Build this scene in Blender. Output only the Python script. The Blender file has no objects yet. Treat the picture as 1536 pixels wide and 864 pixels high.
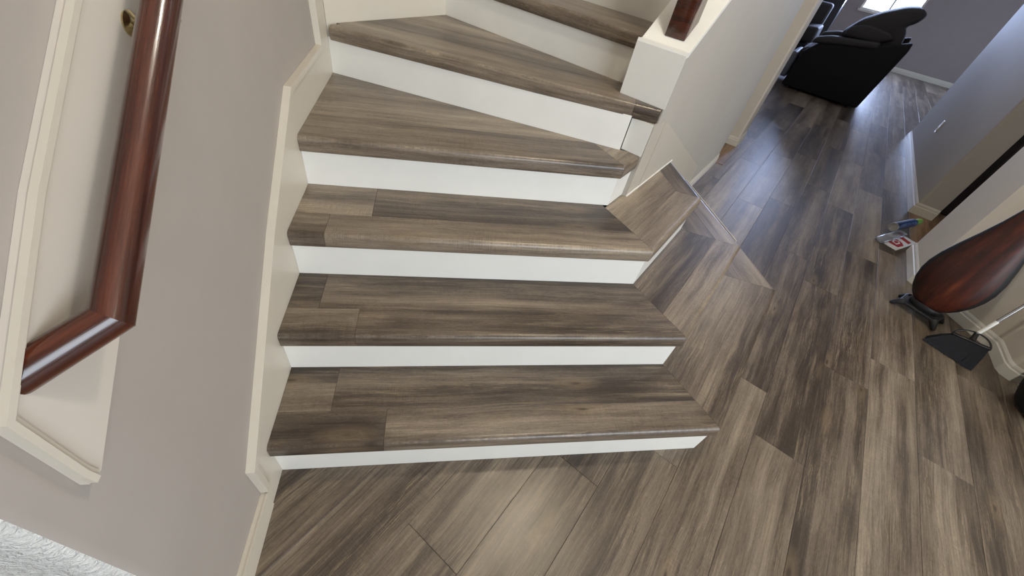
import bpy, bmesh, math, random
from mathutils import Vector, Matrix
random.seed(7)
C = bpy.context.scene.collection
SC = bpy.context.scene
S2 = math.sqrt(0.5)

def UV(u, v):                       # plan coordinates along / across the floor planks -> world x, y
    return ((u + v) * S2, (u - v) * S2)

# ------------------------------------------------------------------ camera
R_ = Vector((0.98144638, -0.11378602, 0.15432349))
D_ = Vector((0.02852691, -0.70925726, -0.70437231))
W_ = Vector((0.18960278, 0.69570603, -0.69285201))
cam_d = bpy.data.cameras.new('camera')
cam = bpy.data.objects.new('camera', cam_d)
C.objects.link(cam)
M = Matrix.Identity(4)
for i in range(3):
    M[i][0] = R_[i]; M[i][1] = -D_[i]; M[i][2] = -W_[i]
M[0][3], M[1][3], M[2][3] = 0.46195765, -0.55884044, 1.44468752
cam.matrix_world = M
cam_d.sensor_fit = 'HORIZONTAL'
cam_d.sensor_width = 36.0
cam_d.lens = 598.27 * 36.0 / 1536.0
cam_d.shift_x = 6.3 / 1536.0
cam_d.clip_start = 0.02
cam_d.clip_end = 100
SC.camera = cam

# ------------------------------------------------------------------ world, lights, exposure
SC.view_settings.view_transform = 'Standard'
SC.view_settings.look = 'None'
SC.view_settings.gamma = 1.0
SC.view_settings.use_curve_mapping = False
SC.view_settings.exposure = -0.10
world = bpy.data.worlds.new('world')
SC.world = world
world.use_nodes = True
bg = world.node_tree.nodes['Background']
bg.inputs[0].default_value = (0.62, 0.78, 1.0, 1)
bg.inputs[1].default_value = 4.0

def area(name, loc, target, sx, sy, power, col):
    l = bpy.data.lights.new(name, 'AREA')
    l.shape = 'RECTANGLE'; l.size = sx; l.size_y = sy
    l.energy = power; l.color = col
    o = bpy.data.objects.new(name, l); C.objects.link(o)
    o.location = loc
    d = Vector(target) - Vector(loc)
    o.rotation_euler = d.to_track_quat('-Z', 'Y').to_euler()
    return o
def point(name, loc, r, power, col):
    l = bpy.data.lights.new(name, 'POINT')
    l.shadow_soft_size = r; l.energy = power; l.color = col
    o = bpy.data.objects.new(name, l); C.objects.link(o); o.location = loc
    return o
# daylight through the entry door glass and side windows behind the camera
area('entry_daylight', (2.9, -3.75, 1.75), (2.3, 0, 1.1), 3.4, 2.1, 150, (0.95, 0.98, 1.0))
# daylight through the living room window, then two added sources
wx, wy = UV(13.35, 0.88); tx, ty = UV(8.6, 1.0)
area('window_daylight', (wx, wy, 1.85), (tx, ty, 0.4), 1.0, 1.8, 350, (0.50, 0.63, 1.0))
wx, wy = UV(13.35, -1.8); tx, ty = UV(6, 0.2)
area('floor_haze_fill', (wx, wy, 1.5), (tx, ty, 0.4), 1.5, 1.2, 190, (0.46, 0.60, 1.0))  # unseen source added to widen the blue haze on the floor
wx, wy = UV(10.6, 4.55); tx, ty = UV(10.2, 0)
area('living_floor_fill', (wx, wy, 1.15), (tx, ty, 0.5), 1.9, 2.0, 70, (0.60, 0.74, 1.0))  # unseen source added to light the far floor and recliner
# ceiling lamp hanging over the winders
LAMP = (1.35, 0.45, 2.8)
point('stair_lamp_bulb', LAMP, 0.085, 60, (1.0, 0.92, 0.79))
LAMP2 = (0.75, 2.3, 3.2)
point('landing_lamp_bulb', LAMP2, 0.15, 20, (1.0, 0.94, 0.84))
# unseen hall lamp, added as general bounce fill
point('hall_bounce_fill', (3.6, -1.6, 3.1), 0.12, 26, (1.0, 0.9, 0.76))
LAMP3 = UV(6.0, 1.15) + (3.2,)
point('living_lamp_bulb', LAMP3, 0.15, 20, (1.0, 0.90, 0.80))

# ------------------------------------------------------------------ materials
def lin(c):
    return tuple((x / 255 / 12.92) if x / 255 <= 0.04045 else ((x / 255 + 0.055) / 1.055) ** 2.4 for x in c) + (1,)
class NT:
    def __init__(s, name):
        s.m = bpy.data.materials.new(name); s.m.use_nodes = True
        s.t = s.m.node_tree; s.n = s.t.nodes; s.l = s.t.links
        s.b = s.n['Principled BSDF']
    def add(s, typ, **kw):
        n = s.n.new(typ)
        for k, v in kw.items():
            if k == 'inp':
                for a, b in v.items(): n.inputs[a].default_value = b
            else: setattr(n, k, v)
        return n
    def link(s, a, b): s.l.new(a, b)
    def math(s, op, a, b=None, clamp=False):
        n = s.add('ShaderNodeMath', operation=op); n.use_clamp = clamp
        for i, x in enumerate((a, b)):
            if x is None: continue
            if isinstance(x, (int, float)): n.inputs[i].default_value = x
            else: s.link(x, n.inputs[i])
        return n.outputs[0]
    def mix(s, fac, a, b, blend='MIX'):
        n = s.add('ShaderNodeMix', data_type='RGBA', blend_type=blend)
        for i, x in ((0, fac), (6, a), (7, b)):
            if isinstance(x, (int, float, tuple)): n.inputs[i].default_value = x
            else: s.link(x, n.inputs[i])
        return n.outputs[2]
    def ramp(s, fac, stops):
        n = s.add('ShaderNodeValToRGB')
        e = n.color_ramp.elements
        while len(e) < len(stops): e.new(0.5)
        for i, (p, c) in enumerate(stops): e[i].position = p; e[i].color = c
        s.link(fac, n.inputs[0]); return n.outputs[0]
    def noise(s, vec, scale, detail=3, rough=.55, dist=0):
        n = s.add('ShaderNodeTexNoise', inp={'Scale': scale, 'Detail': detail, 'Roughness': rough, 'Distortion': dist})
        s.link(vec, n.inputs['Vector']); return n.outputs[0]
    def mapping(s, vec, scale=(1, 1, 1), loc=(0, 0, 0), rot=(0, 0, 0)):
        n = s.add('ShaderNodeMapping'); n.inputs['Scale'].default_value = scale
        n.inputs['Location'].default_value = loc; n.inputs['Rotation'].default_value = rot
        s.link(vec, n.inputs['Vector']); return n.outputs[0]
    def bump(s, h, strength, dist=0.002):
        n = s.add('ShaderNodeBump', inp={'Strength': strength, 'Distance': dist})
        s.link(h, n.inputs['Height']); s.link(n.outputs[0], s.b.inputs['Normal'])

def plain(name, col, rough=.5, metal=0, bump=0, bscale=300, coat=0, bdist=.001):
    k = NT(name)
    k.b.inputs['Base Color'].default_value = lin(col)
    k.b.inputs['Roughness'].default_value = rough
    k.b.inputs['Metallic'].default_value = metal
    k.b.inputs['Coat Weight'].default_value = coat
    tc = k.add('ShaderNodeTexCoord')
    # faint procedural mottling so that nothing is a dead flat colour
    n = k.noise(tc.outputs['Object'], 6, 3)
    c0 = lin(col); f = k.math('MULTIPLY_ADD', n, 0.10); 
    k.n[-1].inputs[2].default_value = 0.95
    cc = k.mix(1.0, c0, (1, 1, 1, 1), 'MULTIPLY')
    mixn = k.n[-1]
    comb = k.add('ShaderNodeCombineColor')
    for i in range(3): k.link(f, comb.inputs[i])
    k.link(comb.outputs[0], mixn.inputs[7])
    k.link(cc, k.b.inputs['Base Color'])
    if bump:
        k.bump(k.noise(tc.outputs['Object'], bscale, 2), bump, bdist)
    return k.m

def plank_mat(name, tint=(1, 1, 1), rough=.34):
    k = NT(name)
    tc = k.add('ShaderNodeTexCoord'); oi = k.add('ShaderNodeObjectInfo')
    sx = k.add('ShaderNodeSeparateXYZ'); k.link(tc.outputs['Object'], sx.inputs[0])
    across = k.math('SUBTRACT', sx.outputs[1], sx.outputs[2])
    off = k.math('MULTIPLY', oi.outputs['Random'], 37.0)
    off2 = k.math('MULTIPLY', oi.outputs['Random'], 91.7)
    x = k.math('ADD', sx.outputs[0], off)
    y = k.math('ADD', across, off2)
    cv = k.add('ShaderNodeCombineXYZ'); k.link(x, cv.inputs[0]); k.link(y, cv.inputs[1]); k.link(off, cv.inputs[2])
    P = cv.outputs[0]
    # gentle waviness of the grain lines
    wob = k.noise(k.mapping(P, (2.2, 5, 1)), 1.0, 2)
    y2 = k.math('ADD', y, k.math('MULTIPLY', wob, 0.035))
    cv2 = k.add('ShaderNodeCombineXYZ'); k.link(x, cv2.inputs[0]); k.link(y2, cv2.inputs[1]); k.link(off, cv2.inputs[2])
    Q = cv2.outputs[0]
    band = k.noise(k.mapping(Q, (0.6, 8.5, 1)), 1.0, 2, .5)
    streak = k.noise(k.mapping(Q, (1.3, 42, 1)), 1.0, 4, .62)
    fine = k.noise(k.mapping(Q, (6, 170, 1)), 1.0, 4, .75)
    grain = k.noise(k.mapping(P, (55, 330, 1)), 1.0, 3, .8)
    cloud = k.noise(k.mapping(P, (4, 14, 1)), 1.0, 3, .6)
    v = k.math('ADD', k.math('MULTIPLY', band, .62), k.math('MULTIPLY', streak, .36))
    v = k.math('ADD', v, k.math('MULTIPLY', fine, .34))
    v = k.math('ADD', v, k.math('MULTIPLY', cloud, .26))
    v = k.math('ADD', v, k.math('MULTIPLY', grain, .24))
    v = k.math('SUBTRACT', v, 0.42)
    rs = k.math('MULTIPLY', k.math('SUBTRACT', oi.outputs['Random'], .5), .20)
    v = k.math('ADD', v, rs)
    v = k.math('ADD', k.math('MULTIPLY', k.math('SUBTRACT', v, .5), 1.18), .485)
    col = k.ramp(v, [(0.26, lin((58, 48, 41))), (0.38, lin((88, 76, 66))), (0.50, lin((118, 105, 93))),
                     (0.62, lin((142, 129, 115))), (0.78, lin((174, 159, 140)))])
    # tan heartwood patches
    tanm = k.noise(k.mapping(Q, (1.0, 24, 1), (3.1, 7.7, 0)), 1.0, 3, .6)
    tanf = k.ramp(tanm, [(0.60, (0, 0, 0, 1)), (0.74, (1, 1, 1, 1))])
    tanl = k.math('MULTIPLY', tanf, k.math('MULTIPLY_ADD', streak, 1.0))
    col = k.mix(k.math('MULTIPLY', tanl, .38, True), col, lin((172, 156, 134)))
    # dark mineral streaks
    dk = k.noise(k.mapping(Q, (1.6, 75, 1), (11, 2, 0)), 1.0, 2, .5)
    dkf = k.ramp(dk, [(0.26, (1, 1, 1, 1)), (0.36, (0, 0, 0, 1))])
    col = k.mix(k.math('MULTIPLY', dkf, .55), col, lin((56, 45, 37)))
    # knots
    vo = k.add('ShaderNodeTexVoronoi', feature='F1'); vo.inputs['Scale'].default_value = 1.0
    k.link(k.mapping(Q, (2.6, 9.5, 1)), vo.inputs['Vector'])
    kd = k.math('ADD', vo.outputs['Distance'], k.math('MULTIPLY', cloud, .10))
    sel = k.add('ShaderNodeSeparateColor'); k.link(vo.outputs['Color'], sel.inputs[0])
    on = k.math('GREATER_THAN', sel.outputs[0], .52)
    ring = k.math('MULTIPLY_ADD', k.math('SINE', k.math('MULTIPLY', vo.outputs['Distance'], 75.0)), .5)
    k.n[-1].inputs[2].default_value = .5
    kn = k.ramp(kd, [(0.075, (1, 1, 1, 1)), (0.135, (0, 0, 0, 1))])
    kh = k.ramp(kd, [(0.12, (1, 1, 1, 1)), (0.34, (0, 0, 0, 1))])
    col = k.mix(k.math('MULTIPLY', k.math('MULTIPLY', kh, on), .30), col, lin((168, 145, 116)))
    col = k.mix(k.math('MULTIPLY', k.math('MULTIPLY', k.math('MULTIPLY', kh, on), ring), .30), col, lin((70, 55, 43)))
    col = k.mix(k.math('MULTIPLY', k.math('MULTIPLY', kn, on), .85), col, lin((50, 38, 29)))
    # crisp wandering grain lines, dark and light
    g1 = k.noise(k.mapping(Q, (1.5, 46, 1), (5, 9, 0)), 1.0, 5, .62)
    l1 = k.ramp(k.math('ABSOLUTE', k.math('SUBTRACT', g1, .47)), [(0.0, (1, 1, 1, 1)), (0.018, (0, 0, 0, 1))])
    gm = k.ramp(k.noise(k.mapping(P, (3, 18, 1), (1, 5, 0)), 1.0, 2), [(0.46, (0, 0, 0, 1)), (0.62, (1, 1, 1, 1))])
    col = k.mix(k.math('MULTIPLY', k.math('MULTIPLY', l1, gm), .55), col, lin((52, 42, 34)))
    g2 = k.noise(k.mapping(Q, (1.9, 70, 1), (15, 29, 0)), 1.0, 5, .65)
    l2 = k.ramp(k.math('ABSOLUTE', k.math('SUBTRACT', g2, .53)), [(0.0, (1, 1, 1, 1)), (0.022, (0, 0, 0, 1))])
    gm2 = k.ramp(k.noise(k.mapping(P, (2.4, 15, 1), (31, 5, 0)), 1.0, 2), [(0.50, (0, 0, 0, 1)), (0.66, (1, 1, 1, 1))])
    col = k.mix(k.math('MULTIPLY', k.math('MULTIPLY', l2, gm2), .50), col, lin((190, 172, 146)))
    # faint saw marks across the grain and fine speckle
    saw = k.noise(k.mapping(P, (330, 22, 1)), 1.0, 2, .6)
    sm = k.ramp(k.noise(k.mapping(P, (5, 13, 1), (7, 3, 0)), 1.0, 2), [(0.48, (0, 0, 0, 1)), (0.64, (1, 1, 1, 1))])
    sw = k.math('MULTIPLY', k.math('SUBTRACT', saw, .5), k.math('MULTIPLY', sm, .9))
    spk = k.math('MULTIPLY', k.math('SUBTRACT', k.noise(k.mapping(P, (190, 520, 1)), 1.0, 2, .8), .5), .75)
    br = k.math('ADD', k.math('ADD', sw, spk), 1.0)
    cb3 = k.add('ShaderNodeCombineColor')
    for i in range(3): k.link(br, cb3.inputs[i])
    col = k.mix(1.0, col, cb3.outputs[0], 'MULTIPLY')
    col = k.mix(1.0, col, tint + (1,), 'MULTIPLY')
    k.b.inputs['Coat Weight'].default_value = .25
    k.b.inputs['Coat Roughness'].default_value = .38
    k.link(col, k.b.inputs['Base Color'])
    rr = k.math('MULTIPLY_ADD', streak, .20); k.n[-1].inputs[2].default_value = rough - .08
    k.link(rr, k.b.inputs['Roughness'])
    hgt = k.math('ADD', fine, k.math('MULTIPLY', grain, .6))
    k.bump(hgt, .30, .0006)
    return k.m

def mahogany(name):
    k = NT(name)
    tc = k.add('ShaderNodeTexCoord'); P = tc.outputs['Object']
    a = k.noise(k.mapping(P, (1.5, 34, 34)), 1.0, 4, .6)
    b = k.noise(k.mapping(P, (14, 240, 240)), 1.0, 3, .7)
    v = k.math('ADD', k.math('MULTIPLY', a, .75), k.math('MULTIPLY', b, .3))
    v = k.math('ADD', k.math('MULTIPLY', k.math('SUBTRACT', v, .5), 1.18), .485)
    col = k.ramp(v, [(0.32, lin((38, 15, 9))), (0.52, lin((66, 29, 17))), (0.66, lin((90, 43, 25))), (0.8, lin((114, 64, 42)))])
    ck = k.noise(k.mapping(P, (20, 90, 90), (4, 4, 4)), 1.0, 2, .5)
    cf = k.ramp(ck, [(0.77, (0, 0, 0, 1)), (0.79, (1, 1, 1, 1))])
    col = k.mix(k.math('MULTIPLY', cf, .5), col, lin((190, 160, 140)))
    k.link(col, k.b.inputs['Base Color'])
    k.b.inputs['Roughness'].default_value = .26
    k.b.inputs['Coat Weight'].default_value = .5
    k.b.inputs['Coat Roughness'].default_value = .12
    k.bump(k.math('ADD', b, a), .25, .0008)
    return k.m

def textured_wall(name, col):
    k = NT(name); tc = k.add('ShaderNodeTexCoord'); P = tc.outputs['Object']
    k.b.inputs['Base Color'].default_value = lin(col); k.b.inputs['Roughness'].default_value = .75
    a = k.noise(P, 95, 3, .6, .6)
    f = k.ramp(a, [(0.35, (0, 0, 0, 1)), (0.66, (1, 1, 1, 1))])
    k.bump(f, .9, .004)
    k.link(k.mix(f, lin(tuple(x - 14 for x in col)), lin(col)), k.b.inputs['Base Color'])
    return k.m

def vase_mat():
    k = NT('vase_lacquer'); tc = k.add('ShaderNodeTexCoord'); P = tc.outputs['Object']
    a = k.noise(k.mapping(P, (30, 30, 3)), 1.0, 4, .6)
    b = k.noise(k.mapping(P, (5, 5, 1.4)), 1.0, 2)
    v = k.math('ADD', k.math('MULTIPLY', a, .6), k.math('MULTIPLY', b, .45))
    k.link(k.ramp(v, [(0.36, lin((24, 9, 5))), (0.5, lin((54, 19, 11))), (0.62, lin((78, 31, 15))), (0.74, lin((108, 56, 29)))]), k.b.inputs['Base Color'])
    k.b.inputs['Roughness'].default_value = .5
    k.bump(a, .3, .001)
    return k.m

WOOD = plank_mat('grey_brown_vinyl_plank', (.88, .865, .81))
OAK = plank_mat('orange_oak_floor', (1.0, .70, .46), .4)
MAUVE = plain('mauve_grey_wall_paint', (166, 158, 150), .75, bump=.12, bscale=140, bdist=.002)
GREYW = plain('light_grey_wall_paint', (172, 165, 155), .7, bump=.15, bscale=120, bdist=.002)
TAUPE = plain('taupe_wall_paint', (150, 138, 134), .75, bump=.15, bscale=120, bdist=.002)
PANEL = plain('warm_grey_panel_paint', (180, 171, 157), .6)
CREAM = plain('cream_wall_paint', (198, 187, 172), .7, bump=.12, bscale=120, bdist=.002)
WHITE = plain('white_semi_gloss_paint', (232, 230, 222), .28)
TRIMW = plain('off_white_trim_paint', (206, 198, 183), .35)
CAULK = plain('white_caulk', (238, 234, 226), .5)
TEXW = textured_wall('white_textured_plaster', (226, 226, 222))
CEILM = plain('white_ceiling_paint', (228, 224, 216), .9, bump=.3, bscale=90, bdist=.002)
MAHO = mahogany('red_mahogany_varnish')
BRASS = plain('polished_brass', (196, 182, 140), .2, 1.0)
DARKD = plain('dark_mahogany_door', (30, 10, 10), .5)
BLACKF = plain('black_upholstery', (9, 9, 10), .85, bump=.3, bscale=200)
CHARF = plain('charcoal_upholstery', (46, 44, 44), .7, bump=.3, bscale=160)
GREYF = plain('blue_grey_upholstery', (96, 102, 112), .6, bump=.2, bscale=160)
IRON = plain('black_cast_iron', (22, 22, 24), .5)
BRIST = plain('blue_black_bristle', (9, 12, 20), .85)
CHROME = plain('brushed_steel_tube', (200, 200, 200), .25, 1.0)
PLBLK = plain('black_plastic', (16, 16, 18), .35)
CANB = plain('blue_spray_can_paint', (14, 34, 88), .3)
CANL = plain('pale_blue_can_label', (84, 112, 150), .35)
CAPG = plain('lime_green_plastic', (126, 172, 66), .35)
SILV = plain('bare_tin', (190, 190, 190), .3, .9)
CARDW = plain('white_printed_card', (225, 222, 222), .4)
CARDR = plain('red_print', (160, 40, 48), .4)
WICK = plain('black_woven_cord', (20, 20, 20), .7, bump=.6, bscale=90, bdist=.004)
VASE = vase_mat()
SUB = plain('plywood_substrate', (110, 92, 70), .8)
def glassy(name, col, rough, trans):
    k = NT(name); k.b.inputs['Base Color'].default_value = lin(col)
    k.b.inputs['Roughness'].default_value = rough; k.b.inputs['Transmission Weight'].default_value = trans
    k.b.inputs['IOR'].default_value = 1.45
    tc = k.add('ShaderNodeTexCoord'); k.bump(k.noise(tc.outputs['Object'], 60, 2), .4, .002)
    return k.m
CLEARP = glassy('clear_plastic', (235, 235, 238), .12, .85)
k_ = NT('window_glass'); k_.b.inputs['Alpha'].default_value = .12; k_.b.inputs['Roughness'].default_value = .02
PANE = k_.m
k_ = NT('frosted_lamp_glass'); k_.b.inputs['Emission Color'].default_value = (1, .86, .66, 1); k_.b.inputs['Emission Strength'].default_value = 6
LAMPG = k_.m

# ------------------------------------------------------------------ mesh helpers
def link(name, verts, faces, mat, parent=None, loc=(0, 0, 0), rz=0, smooth=False, rot=None):
    me = bpy.data.meshes.new(name)
    me.from_pydata([tuple(v) for v in verts], [], faces)
    bm = bmesh.new(); bm.from_mesh(me); bmesh.ops.recalc_face_normals(bm, faces=bm.faces); bm.to_mesh(me); bm.free()
    me.materials.append(mat)
    o = bpy.data.objects.new(name, me); C.objects.link(o)
    if parent is not None: o.parent = parent
    o.location = loc
    o.rotation_euler = rot if rot else (0, 0, rz)
    if smooth:
        for p in me.polygons: p.use_smooth = True
    return o
def smooth_angle(o, deg=40):
    me = o.data
    for p in me.polygons: p.use_smooth = True
    bm = bmesh.new(); bm.from_mesh(me)
    for e in bm.edges:
        e.smooth = not (len(e.link_faces) == 2 and e.calc_face_angle(0) > math.radians(deg))
    bm.to_mesh(me); bm.free()
    return o
def bevel(o, w, seg=2):
    bm = bmesh.new(); bm.from_mesh(o.data)
    bmesh.ops.bevel(bm, geom=list(bm.edges), offset=w, segments=seg, profile=.5, affect='EDGES', clamp_overlap=True)
    bm.to_mesh(o.data); bm.free()
    return smooth_angle(o, 50)
def clip(poly, a, b, c):            # keep a*x + b*y <= c
    out = []
    for i in range(len(poly)):
        p, q = poly[i], poly[(i + 1) % len(poly)]
        dp = a * p[0] + b * p[1] - c; dq = a * q[0] + b * q[1] - c
        if dp <= 0: out.append(p)
        if (dp < 0 < dq) or (dq < 0 < dp):
            t = dp / (dp - dq); out.append((p[0] + t * (q[0] - p[0]), p[1] + t * (q[1] - p[1])))
    return out
def inset(poly, d):
    n = len(poly); A = sum(poly[i][0] * poly[(i + 1) % n][1] - poly[(i + 1) % n][0] * poly[i][1] for i in range(n))
    if A < 0: poly = poly[::-1]
    res = []
    for i in range(n):
        p0, p1, p2 = poly[i - 1], poly[i], poly[(i + 1) % n]
        e1 = Vector((p1[0] - p0[0], p1[1] - p0[1])).normalized(); e2 = Vector((p2[0] - p1[0], p2[1] - p1[1])).normalized()
        n1 = Vector((-e1.y, e1.x)); n2 = Vector((-e2.y, e2.x))
        m = (n1 + n2); 
        if m.length < 1e-6: res.append(p1); continue
        m.normalize(); k = d / max(.35, m.dot(n1))
        res.append((p1[0] + m.x * k, p1[1] + m.y * k))
    return poly, res
def clean(poly):
    out = []
    for p in poly:
        if not out or math.dist(p, out[-1]) > 1e-4: out.append(p)
    if len(out) > 1 and math.dist(out[0], out[-1]) < 1e-4: out.pop()
    return out
def prism(name, poly, z0, z1, mat, parent=None, ch=0, loc=(0, 0, 0), rz=0):
    poly = clean(poly)
    if len(poly) < 3: return None
    poly, ins = inset(poly, ch) if ch else (poly, None)
    n = len(poly); V = [(x, y, z0) for x, y in poly]
    V += [(x, y, z1 - ch) for x, y in poly]
    F = [tuple(range(n))[::-1]] + [(i, (i + 1) % n, n + (i + 1) % n, n + i) for i in range(n)]
    if ch:
        V += [(x, y, z1) for x, y in ins]
        F += [(n + i, n + (i + 1) % n, 2 * n + (i + 1) % n, 2 * n + i) for i in range(n)]
        F.append(tuple(2 * n + i for i in range(n)))
    else: F.append(tuple(n + i for i in range(n)))
    return link(name, V, F, mat, parent, loc, rz)
def box(name, x0, x1, y0, y1, z0, z1, mat, parent=None, bev=0, loc=(0, 0, 0), rz=0):
    V = [(x, y, z) for x in (x0, x1) for y in (y0, y1) for z in (z0, z1)]
    F = [(0, 1, 3, 2), (4, 6, 7, 5), (0, 4, 5, 1), (2, 3, 7, 6), (0, 2, 6, 4), (1, 5, 7, 3)]
    o = link(name, V, F, mat, parent, loc, rz)
    if bev: bevel(o, bev)
    return o
def plate_x(name, poly_yz, x0, x1, mat, parent=None):      # polygon in the y-z plane, extruded along x
    n = len(poly_yz)
    V = [(x0, y, z) for y, z in poly_yz] + [(x1, y, z) for y, z in poly_yz]
    F = [tuple(range(n)), tuple(range(n, 2 * n))] + [(i, (i + 1) % n, n + (i + 1) % n, n + i) for i in range(n)]
    return link(name, V, F, mat, parent)
def lathe(name, prof, mat, parent=None, seg=24, loc=(0, 0, 0), rot=(0, 0, 0), sy=1):
    V, F = [], []
    for r, z in prof:
        for i in range(seg):
            a = 2 * math.pi * i / seg; V.append((r * math.cos(a), r * math.sin(a) * sy, z))
    for j in range(len(prof) - 1):
        for i in range(seg):
            a = j * seg + i; b = j * seg + (i + 1) % seg
            F.append((a, b, b + seg, a + seg))
    F.append(tuple(range(seg))); F.append(tuple((len(prof) - 1) * seg + i for i in range(seg)))
    return smooth_angle(link(name, V, F, mat, parent, loc, rot=rot), 45)
def tube(name, pts, r, mat, parent=None, seg=10, closed=False):
    pts = [Vector(p) for p in pts]; V, F = [], []
    n = len(pts); prev = None
    for i, p in enumerate(pts):
        if closed: t = (pts[(i + 1) % n] - pts[i - 1]).normalized()
        else: t = (pts[min(i + 1, n - 1)] - pts[max(i - 1, 0)]).normalized()
        if prev is None: a = t.orthogonal().normalized()
        else: a = (prev - t * prev.dot(t)).normalized()
        prev = a; b = t.cross(a)
        rr = r[i] if isinstance(r, (list, tuple)) else r
        for j in range(seg):
            an = 2 * math.pi * j / seg
            V.append(p + a * math.cos(an) * rr + b * math.sin(an) * rr)
    m = n if closed else n - 1
    for i in range(m):
        for j in range(seg):
            a0 = i * seg + j; a1 = i * seg + (j + 1) % seg; i2 = (i + 1) % n
            F.append((a0, a1, i2 * seg + (j + 1) % seg, i2 * seg + j))
    if not closed:
        F.append(tuple(range(seg))); F.append(tuple((n - 1) * seg + j for j in range(seg)))
    return smooth_angle(link(name, V, F, mat, parent), 50)
def structure(o, name=None):
    o['kind'] = 'structure'
    if name: o.name = name
    return o
def thing(name, label, cat, loc=(0, 0, 0), rz=0, group=None):
    o = bpy.data.objects.new(name, None); C.objects.link(o); o.empty_display_size = .1
    o.location = loc; o.rotation_euler = (0, 0, rz)
    o['label'] = label; o['category'] = cat
    if group: o['group'] = group
    return o
def tag(o, label, cat, group=None):
    o['label'] = label; o['category'] = cat
    if group: o['group'] = group
    return o

# ------------------------------------------------------------------ floor and its planks
CEIL = 3.9
fl = prism('floor', [UV(-8, -6), UV(14, -6), UV(14, 7), UV(-8, 7)], -.12, -.0125, SUB); structure(fl)
PW, PL = .207, 1.396
joint = {-1: 1.05, 0: .87, 1: .17, 2: .682, 3: .955, 4: 1.60, 5: 1.335, 6: .62, 7: .885, 8: .385, 9: 1.15, 10: .62}
random.seed(11)
full = None
def rect_uv(u0, u1, v0, v1): return [(u0, v0), (u1, v0), (u1, v1), (u0, v1)]
def uvclip(poly, n):   # poly in (u,v); keep the part with x >= -.012 (left wall plane)
    # x = (u+v)*S2 >= -.012  ->  -(u+v)*S2 <= .012
    return clip(poly, -S2, -S2, .012)
for n in range(-4, 15):
    v0 = .21 + PW * n; v1 = v0 + PW
    j = joint.get(n, random.random() * PL)
    k0 = -3
    for kk in range(-3, 10):
        u0 = j + kk * PL; u1 = u0 + PL
        if u0 > 13.0 or u1 < -1.0: continue
        u1 = min(u1, 13.06)
        poly = rect_uv(u0 + .0004, u1 - .0004, v0 + .0004, v1 - .0004)
        poly = uvclip(poly, n)
        # limits of the room: hall right of the cased opening, doorway, alcove walls
        um = (u0 + u1) / 2
        pieces = [poly]
        if v0 > 1.84 and um > 3.0:
            # stop at the alcove (other flooring) / wall line
            pieces = [clip(poly, 1, 0, 3.86)] if v0 < 1.9 else [clip(poly, 1, 0, 3.4)]
            pieces += [clip(poly, -1, 0, -7.42)]
        elif v0 > 1.84:
            pieces = [clip(poly, 1, 0, 3.4)]
        for pc in pieces:
            pc = clean(pc)
            if len(pc) < 3: continue
            # drop what lies completely beneath the staircase or behind the camera's reach
            cx = sum(p[0] for p in pc) / len(pc); cy = sum(p[1] for p in pc) / len(pc)
            X, Y = UV(cx, cy)
            if v1 < .25 and .9 < u0 and u1 < 3.9: continue
            ctr = (cx, cy)
            loc_poly = [(p[0] - ctr[0], -(p[1] - ctr[1])) for p in pc]
            w = UV(*ctr)
            prism('plank', loc_poly, -.012, 0.0, WOOD, fl, .0007, (w[0], w[1], 0), math.pi / 4)
# older orange boards in the alcove by the dark door and in the doorway under the stairs
for i in range(5):
    for (ua, ub, va, sg) in ((3.87, 4.97, 1.868, 1), (3.99, 4.575, .35, -1)):
        v0 = va + sg * i * .125; v1 = v0 + sg * .125
        lo, hi = min(v0, v1), max(v0, v1)
        ctr = ((ua + ub) / 2, (lo + hi) / 2)
        lp = [(p[0] - ctr[0], -(p[1] - ctr[1])) for p in rect_uv(ua + .001, ub - .001, lo + .0005, hi - .0005)]
        w = UV(*ctr); prism('plank', lp, .0003 if sg < 0 else -.0085, .0035, OAK, fl, .0007, (w[0], w[1], 0), math.pi / 4)

# ------------------------------------------------------------------ staircase
H = .19; T = .055; O = .014; Dp = .271; K = math.tan(math.radians(22.5))
st = thing('staircase', 'winding staircase with grey-brown plank treads and glossy white risers', 'staircase')
Cc = [(1.521 - .1107 * k, Dp * k) for k in range(3)]
Dd = [(2.262 - Dp * k, .741 + .112 * k) for k in range(3)]
WALLV = .272
def nose_profile(d1, nose, h):
    if not nose: return None
    r = .015
    pr = [(d1, h), (.02, h), (r, h)]
    for i in range(1, 6):
        a = math.radians(90 + 18 * i); pr.append((r + r * math.cos(a), h - r + r * math.sin(a)))
    pr += [(.0, h - T + .006), (.003, h - T), (.020, h - T), (.020, h - .012), (d1, h - .012)]
    return pr
def sweep(parent, org, ang, s0, k0, s1, k1, d0, d1, h, nose):
    if nose: pr = nose_profile(d1, True, 0)
    else:
        c = .0007; pr = [(d1, -c), (d1 - c, 0), (d0 + c, 0), (d0, -c), (d0, -.012), (d1, -.012)]
    n = len(pr); V = []
    g = .0005
    for s, k, e in ((s0, k0, g), (s1, k1, -g)):
        for d, z in pr: V.append((s + k * d + e, d, z))
    F = [tuple(range(n)), tuple(range(n, 2 * n))] + [(i, (i + 1) % n, n + (i + 1) % n, n + i) for i in range(n)]
    o = link('plank', V, F, WOOD, parent, (org[0], org[1], h), ang)
    return smooth_angle(o, 30)
def substrate(poly, h):
    o = prism('tread', poly, h - .045, h - .0125, SUB, st)
    return o
SP = .118
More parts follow.
